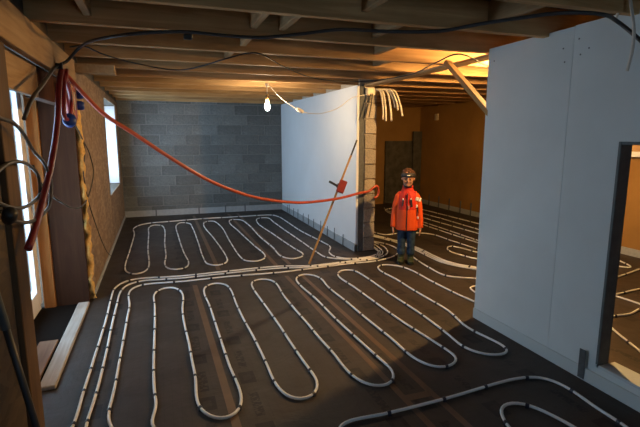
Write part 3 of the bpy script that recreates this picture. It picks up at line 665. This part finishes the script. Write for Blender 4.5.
rbox('clamp', ctr - yv * 0.012, ax, M['black'], (0.03, 0.014, 0.03), 0.004)

# ------------------------------------------------------------------ next room things
dp = tag(box('dark_board', onY(386, 141, 9.78) * 1, Vector((onY(418, 141, 9.78).x, 9.83, 0.02)), M['panel'], None, 0.004), 'wide dark board standing against the far wall behind the boy', 'board')
tag(box('tall_board', Vector((5.74, 9.70, 0.02)), Vector((5.97, 9.74, 1.72)), M['panel'], None, 0.004), 'narrower taller dark board in the corner of the next room', 'board')
c = onX(437, 117, XS - 0.01)
tag(box('wall_box', c + Vector((-0.03, -0.06, -0.07)), c + Vector((0.01, 0.06, 0.07)), M['conduit'], None, 0.006), 'small pale box high on the warm lit side wall', 'wall box')
a = onX(629, 155, XS - 0.02)
tb = empty('wall_shelf', (XS - 0.05, a.y, a.z)); tag(tb, 'pale wooden board on the side wall seen through the opening', 'board')
box('board', (XS - 0.05, 3.0, a.z + 0.05), (XS, a.y, a.z + 0.55), M['beamY'], tb, 0.004)
box('rail', (XS - 0.09, 3.0, a.z - 0.02), (XS, a.y - 0.02, a.z + 0.05), M['pvc'], tb, 0.004)

# ------------------------------------------------------------------ the boy
def loft(bm, rings, seg=16):
    """rings: (centre, rx, ry[, axis]) lofted, with rounded caps"""
    R = []
    for k, (c, rx, ry) in enumerate(rings):
        c = Vector(c)
        a = Vector(rings[max(k - 1, 0)][0]); b = Vector(rings[min(k + 1, len(rings) - 1)][0])
        t = (b - a).normalized()
        u = Vector((1, 0, 0)); u = (u - t * u.dot(t)).normalized(); v = t.cross(u)
        R.append([bm.verts.new(c + u * rx * math.cos(2 * math.pi * i / seg) + v * ry * math.sin(2 * math.pi * i / seg)) for i in range(seg)])
    for a, b in zip(R, R[1:]):
        for i in range(seg): bm.faces.new((a[i], a[(i + 1) % seg], b[(i + 1) % seg], b[i]))
    bm.faces.new(R[0][::-1]); bm.faces.new(R[-1])
def ball(bm, c, r, sc=(1, 1, 1)):
    bmesh.ops.create_icosphere(bm, subdivisions=3, radius=1, matrix=Matrix.Translation(c) @ Matrix.Diagonal((r * sc[0], r * sc[1], r * sc[2], 1)))
def person_part(name, bm, mat, parent, voxel=0.006, sm=6):
    o = mesh_obj(name, bm_mesh(bm, name), mat, None, (0, 0, 0), True); o.parent = parent
    if voxel:
        r = o.modifiers.new('remesh', 'REMESH'); r.mode = 'VOXEL'; r.voxel_size = voxel; r.use_smooth_shade = True
        s = o.modifiers.new('smooth', 'SMOOTH'); s.iterations = sm; s.factor = 0.5
    return o
fb = fl(405.5, 262.6); fb.z = 0
boy = empty('person', fb); boy.rotation_euler = (0, 0, math.radians(-31))
tag(boy, 'child in an orange-red jacket, jeans and green boots standing on the floor', 'person')
P_ = {}
P_['skin'] = plain('skin', (0.36, 0.18, 0.115), 0.55, 0.4, 0.08)
P_['jeans'] = plain('jeans', (0.022, 0.045, 0.085), 0.8, 0.2, 0.6, 22)
P_['boot'] = plain('green_boots', (0.028, 0.04, 0.02), 0.4, 0.5, 0.2)
P_['sole'] = plain('boot_sole', (0.012, 0.012, 0.012), 0.6)
P_['hair'] = plain('brown_hair', (0.06, 0.024, 0.013), 0.7, 0.3, 0.5, 60)
P_['cap'] = plain('black_headband', (0.012, 0.013, 0.02), 0.6)
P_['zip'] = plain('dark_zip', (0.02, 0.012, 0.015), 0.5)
P_['patch'] = plain('white_patch', (0.75, 0.75, 0.75), 0.6, 0.3, 0.05)
P_['eye'] = plain('dark_eye', (0.02, 0.015, 0.012), 0.2)
P_['lip'] = plain('lips', (0.30, 0.10, 0.08), 0.5)
P_['brow'] = plain('eyebrow', (0.06, 0.03, 0.015), 0.7)
tj = NT('two_tone_jacket', 0.62, 0.3)
spz = tj.n('ShaderNodeSeparateXYZ'); tj.l(tj.co(), spz.inputs[0])
ab = tj.math('ABSOLUTE', spz.outputs[0])
chest = tj.math('MULTIPLY', tj.math('GREATER_THAN', spz.outputs[2], 0.70), tj.math('LESS_THAN', ab, 0.105))
tj.col(tj.mix(chest, (0.64, 0.075, 0.010), (0.46, 0.022, 0.012)))
tj.bump(tj.noise(tj.co(), 14, 4, 0.6, 0.8), 0.5, 0.015)
# body: one continuous surface (face towards -Y)
bm = bmesh.new()
for s in (-1, 1):
    loft(bm, [((0.058 * s, 0.0, 0.02), 0.028, 0.04), ((0.058 * s, 0.0, 0.08), 0.028, 0.034), ((0.057 * s, 0.004, 0.20), 0.036, 0.042), ((0.057 * s, -0.002, 0.30), 0.040, 0.044), ((0.056 * s, 0.0, 0.42), 0.052, 0.058), ((0.052 * s, 0.0, 0.54), 0.06, 0.07)])
    loft(bm, [((0.075 * s, 0, 0.88), 0.035, 0.04), ((0.11 * s, 0.005, 0.83), 0.034, 0.036), ((0.140 * s, 0.01, 0.70), 0.030, 0.032), ((0.158 * s, -0.005, 0.56), 0.025, 0.027), ((0.166 * s, -0.02, 0.475), 0.019, 0.022)])
    loft(bm, [((0.167 * s, -0.018, 0.485), 0.014, 0.022), ((0.169 * s, -0.024, 0.455), 0.014, 0.03), ((0.169 * s, -0.028, 0.42), 0.012, 0.03), ((0.167 * s, -0.03, 0.41), 0.010, 0.026)], 12)
    for k, L_ in enumerate((0.042, 0.05, 0.046, 0.036)):
        y = -0.052 + k * 0.0155; z = 0.415
        loft(bm, [((0.169 * s, y, z), 0.008, 0.0075), ((0.165 * s, y - 0.002, z - L_ * 0.5), 0.0075, 0.007), ((0.155 * s, y - 0.002, z - L_), 0.006, 0.006)], 8)
    loft(bm, [((0.167 * s, -0.044, 0.45), 0.009, 0.009), ((0.163 * s, -0.064, 0.428), 0.0085, 0.0085), ((0.157 * s, -0.070, 0.405), 0.007, 0.007)], 8)
loft(bm, [((0, 0.0, 0.46), 0.10, 0.07), ((0, 0.0, 0.54), 0.115, 0.078), ((0, -0.004, 0.64), 0.105, 0.075), ((0, -0.002, 0.78), 0.102, 0.078), ((0, 0.002, 0.87), 0.09, 0.07), ((0, 0.004, 0.925), 0.07, 0.05), ((0, 0.0, 0.96), 0.04, 0.042), ((0, -0.005, 1.02), 0.04, 0.042)], 24)
HC = Vector((0, -0.012, 1.085))
ball(bm, HC + Vector((0, 0.012, 0.022)), 0.083, (0.92, 1.1, 1.05)); ball(bm, HC + Vector((0, -0.022, -0.045)), 0.058, (1, 1.0, 1.05)); ball(bm, HC + Vector((0, -0.058, -0.078)), 0.022, (1.1, 1, 0.9))
loft(bm, [(HC + Vector((0, -0.079, 0.012)), 0.007, 0.009), (HC + Vector((0, -0.092, -0.012)), 0.010, 0.010), (HC + Vector((0, -0.097, -0.024)), 0.012, 0.010), (HC + Vector((0, -0.084, -0.032)), 0.010, 0.007)], 10)
for s in (-1, 1):
    ball(bm, HC + Vector((0.079 * s, 0.012, -0.01)), 0.015, (0.4, 0.8, 1.2)); ball(bm, HC + Vector((0.034 * s, -0.062, -0.032)), 0.022)
body = person_part('body', bm, P_['skin'], boy, 0.0055, 4)
def part_on(name, fn, mat, **k):
    b = bmesh.new(); fn(b); return person_part(name, b, mat, boy, **k)
for s in (-1, 1):
    part_on('eye', lambda b: ball(b, HC + Vector((0.031 * s, -0.074, -0.012)), 0.0095, (1.25, 0.6, 0.75)), P_['eye'], voxel=0)
    part_on('eyebrow', lambda b: loft(b, [(HC + Vector((0.016 * s, -0.084, 0.004)), 0.004, 0.003), (HC + Vector((0.032 * s, -0.081, 0.007)), 0.004, 0.003), (HC + Vector((0.048 * s, -0.07, 0.003)), 0.003, 0.003)], 6), P_['brow'], voxel=0)
part_on('mouth', lambda b: loft(b, [(HC + Vector((-0.022, -0.074, -0.055)), 0.002, 0.003), (HC + Vector((0, -0.081, -0.057)), 0.002, 0.006), (HC + Vector((0.022, -0.074, -0.055)), 0.002, 0.003)], 8), P_['lip'], voxel=0)
# jeans
bm = bmesh.new()
for s in (-1, 1):
    loft(bm, [((0.060 * s, 0.002, 0.115), 0.050, 0.054), ((0.060 * s, 0.0, 0.16), 0.052, 0.056), ((0.060 * s, 0.004, 0.20), 0.049, 0.054), ((0.059 * s, -0.004, 0.30), 0.053, 0.058), ((0.058 * s, 0.0, 0.42), 0.062, 0.07), ((0.054 * s, 0.0, 0.54), 0.066, 0.078)])
loft(bm, [((0, 0, 0.48), 0.112, 0.08), ((0, 0, 0.56), 0.122, 0.086), ((0, 0, 0.60), 0.115, 0.08)], 20)
person_part('jeans', bm, P_['jeans'], boy, 0.007, 5)
# boots with soles
for s in (-1, 1):
    bm = bmesh.new()
    loft(bm, [((0.060 * s, 0.006, 0.018), 0.042, 0.05), ((0.060 * s, 0.006, 0.08), 0.040, 0.045), ((0.060 * s, 0.004, 0.15), 0.045, 0.05)])
    loft(bm, [((0.062 * s, 0.03, 0.045), 0.038, 0.03), ((0.064 * s, -0.03, 0.045), 0.042, 0.033), ((0.068 * s, -0.085, 0.038), 0.042, 0.026), ((0.07 * s, -0.118, 0.034), 0.03, 0.016)], 16)
    bt = person_part('boot', bm, P_['boot'], boy, 0.006, 5)
    bm = bmesh.new(); n = 20; pr = []
    for i in range(n):
        a = 2 * math.pi * i / n; pr.append((0.065 * s + 0.047 * math.sin(a), -0.036 + 0.092 * math.cos(a)))
    lo = [bm.verts.new((x, y, 0.001)) for x, y in pr]; hi = [bm.verts.new((x, y, 0.02)) for x, y in pr]
    bm.faces.new(lo[::-1]); bm.faces.new(hi)
    for i in range(n): bm.faces.new((lo[i], lo[(i + 1) % n], hi[(i + 1) % n], hi[i]))
    so = mesh_obj('sole', bm_mesh(bm), P_['sole'], None); so.parent = bt
# jacket
bm = bmesh.new()
loft(bm, [((0, 0.0, 0.435), 0.140, 0.112), ((0, 0.0, 0.46), 0.143, 0.114), ((0, -0.002, 0.58), 0.136, 0.110), ((0, -0.004, 0.70), 0.128, 0.110), ((0, 0.0, 0.80), 0.122, 0.104), ((0, 0.002, 0.87), 0.112, 0.092), ((0, 0.004, 0.93), 0.082, 0.072), ((0, 0.002, 0.965), 0.066, 0.064), ((0, -0.004, 1.005), 0.066, 0.066)], 28)
for s in (-1, 1):
    loft(bm, [((0.07 * s, 0.002, 0.90), 0.045, 0.05), ((0.108 * s, 0.004, 0.855), 0.05, 0.056), ((0.134 * s, 0.008, 0.76), 0.048, 0.055), ((0.150 * s, 0.008, 0.66), 0.045, 0.05), ((0.162 * s, -0.004, 0.56), 0.041, 0.046), ((0.168 * s, -0.016, 0.465), 0.036, 0.04)])
jk = person_part('jacket', bm, tj.m, boy, 0.007, 5)
def jpart(name, a, b, mat, bev=0.002, rot=None):
    a, b = Vector(a), Vector(b); c = (a + b) / 2; bm = bmesh.new(); add_box(bm, a - c, b - c, bev)
    o = mesh_obj(name, bm_mesh(bm), mat, None, c); o.parent = jk
    if rot: o.rotation_euler = rot
    return o
for z0, z1, y in ((0.44, 0.57, -0.1135), (0.57, 0.70, -0.1125), (0.70, 0.82, -0.1105), (0.82, 0.905, -0.102)):
    jpart('zip', (-0.006, y - 0.004, z0), (0.006, y + 0.008, z1 + 0.004), P_['zip'], 0.001)
jpart('pocket_zip', (-0.062, -0.108, 0.745), (-0.046, -0.094, 0.83), P_['zip'], 0.002, (0, 0.12, -0.35))
jpart('pocket_zip', (0.040, -0.112, 0.74), (0.062, -0.096, 0.83), P_['zip'], 0.002, (0, -0.12, 0.35))
jpart('zip_pull', (-0.058, -0.114, 0.825), (-0.044, -0.098, 0.845), P_['patch'], 0.002)
jpart('zip_pull', (0.038, -0.114, 0.83), (0.052, -0.098, 0.85), P_['patch'], 0.002)
jpart('chest_badge', (0.012, -0.120, 0.715), (0.030, -0.105, 0.755), plain('pink_badge', (0.55, 0.22, 0.18), 0.6), 0.002)
jpart('sleeve_patch', (0.098, -0.062, 0.815), (0.138, -0.044, 0.86), P_['patch'], 0.004, (0.15, 0.25, 0.45))
jpart('sleeve_patch', (0.138, -0.050, 0.80), (0.168, -0.030, 0.85), P_['patch'], 0.004, (0.1, 0.3, 0.8))
jpart('sleeve_patch', (0.105, -0.068, 0.728), (0.125, -0.048, 0.765), P_['patch'], 0.003, (0.0, 0.1, 0.4))
jpart('sleeve_stripe', (0.118, -0.064, 0.62), (0.131, -0.044, 0.74), P_['zip'], 0.003, (0.0, 0.05, 0.4))
jpart('sleeve_patch', (0.125, -0.066, 0.585), (0.143, -0.044, 0.615), P_['patch'], 0.003, (0, 0, 0.4))
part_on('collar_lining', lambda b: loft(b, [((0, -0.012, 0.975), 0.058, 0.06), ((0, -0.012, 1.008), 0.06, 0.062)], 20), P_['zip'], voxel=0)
# hair and headband
bm = bmesh.new(); ball(bm, HC + Vector((0, 0.022, 0.044)), 0.084, (1.0, 1.06, 0.94))
bmesh.ops.subdivide_edges(bm, edges=bm.edges[:], cuts=1, use_grid_fill=True)
for v in bm.verts:
    k = mnoise.noise(v.co * 30 + Vector((3, 1, 0))) * 0.016 + mnoise.noise(v.co * 75) * 0.010
    v.co += (v.co - HC).normalized() * k
bmesh.ops.delete(bm, geom=[v for v in bm.verts if (v.co.y < -0.035 and v.co.z < HC.z + 0.055) or v.co.z < HC.z - 0.03], context='VERTS')
person_part('hair', bm, P_['hair'], boy, 0)
bm = bmesh.new()
n = 32; rr = []
for z, k in ((0.016, -0.002), (0.018, 0.006), (0.04, 0.010), (0.064, 0.009), (0.068, -0.002)):
    dz = (z - 0.02) / 0.088; rad = math.sqrt(max(0.05, 1 - dz * dz))
    rr.append([bm.verts.new((HC.x + (0.080 * rad + k) * math.cos(2 * math.pi * i / n), HC.y + 0.012 + (0.096 * rad + k) * math.sin(2 * math.pi * i / n), HC.z + z + 0.006 * math.sin(2 * math.pi * i / n) * -1)) for i in range(n)])
for a, b in zip(rr, rr[1:]):
    for i in range(n): bm.faces.new((a[i], a[(i + 1) % n], b[(i + 1) % n], b[i]))
hb = person_part('headband', bm, P_['cap'], boy, 0)
bm = bmesh.new(); add_box(bm, (-0.018, -0.005, -0.006), (0.018, 0.005, 0.006), 0.002)
lg = mesh_obj('emblem', bm_mesh(bm), P_['patch'], None, HC + Vector((0.006, -0.094, 0.042))); lg.parent = hb
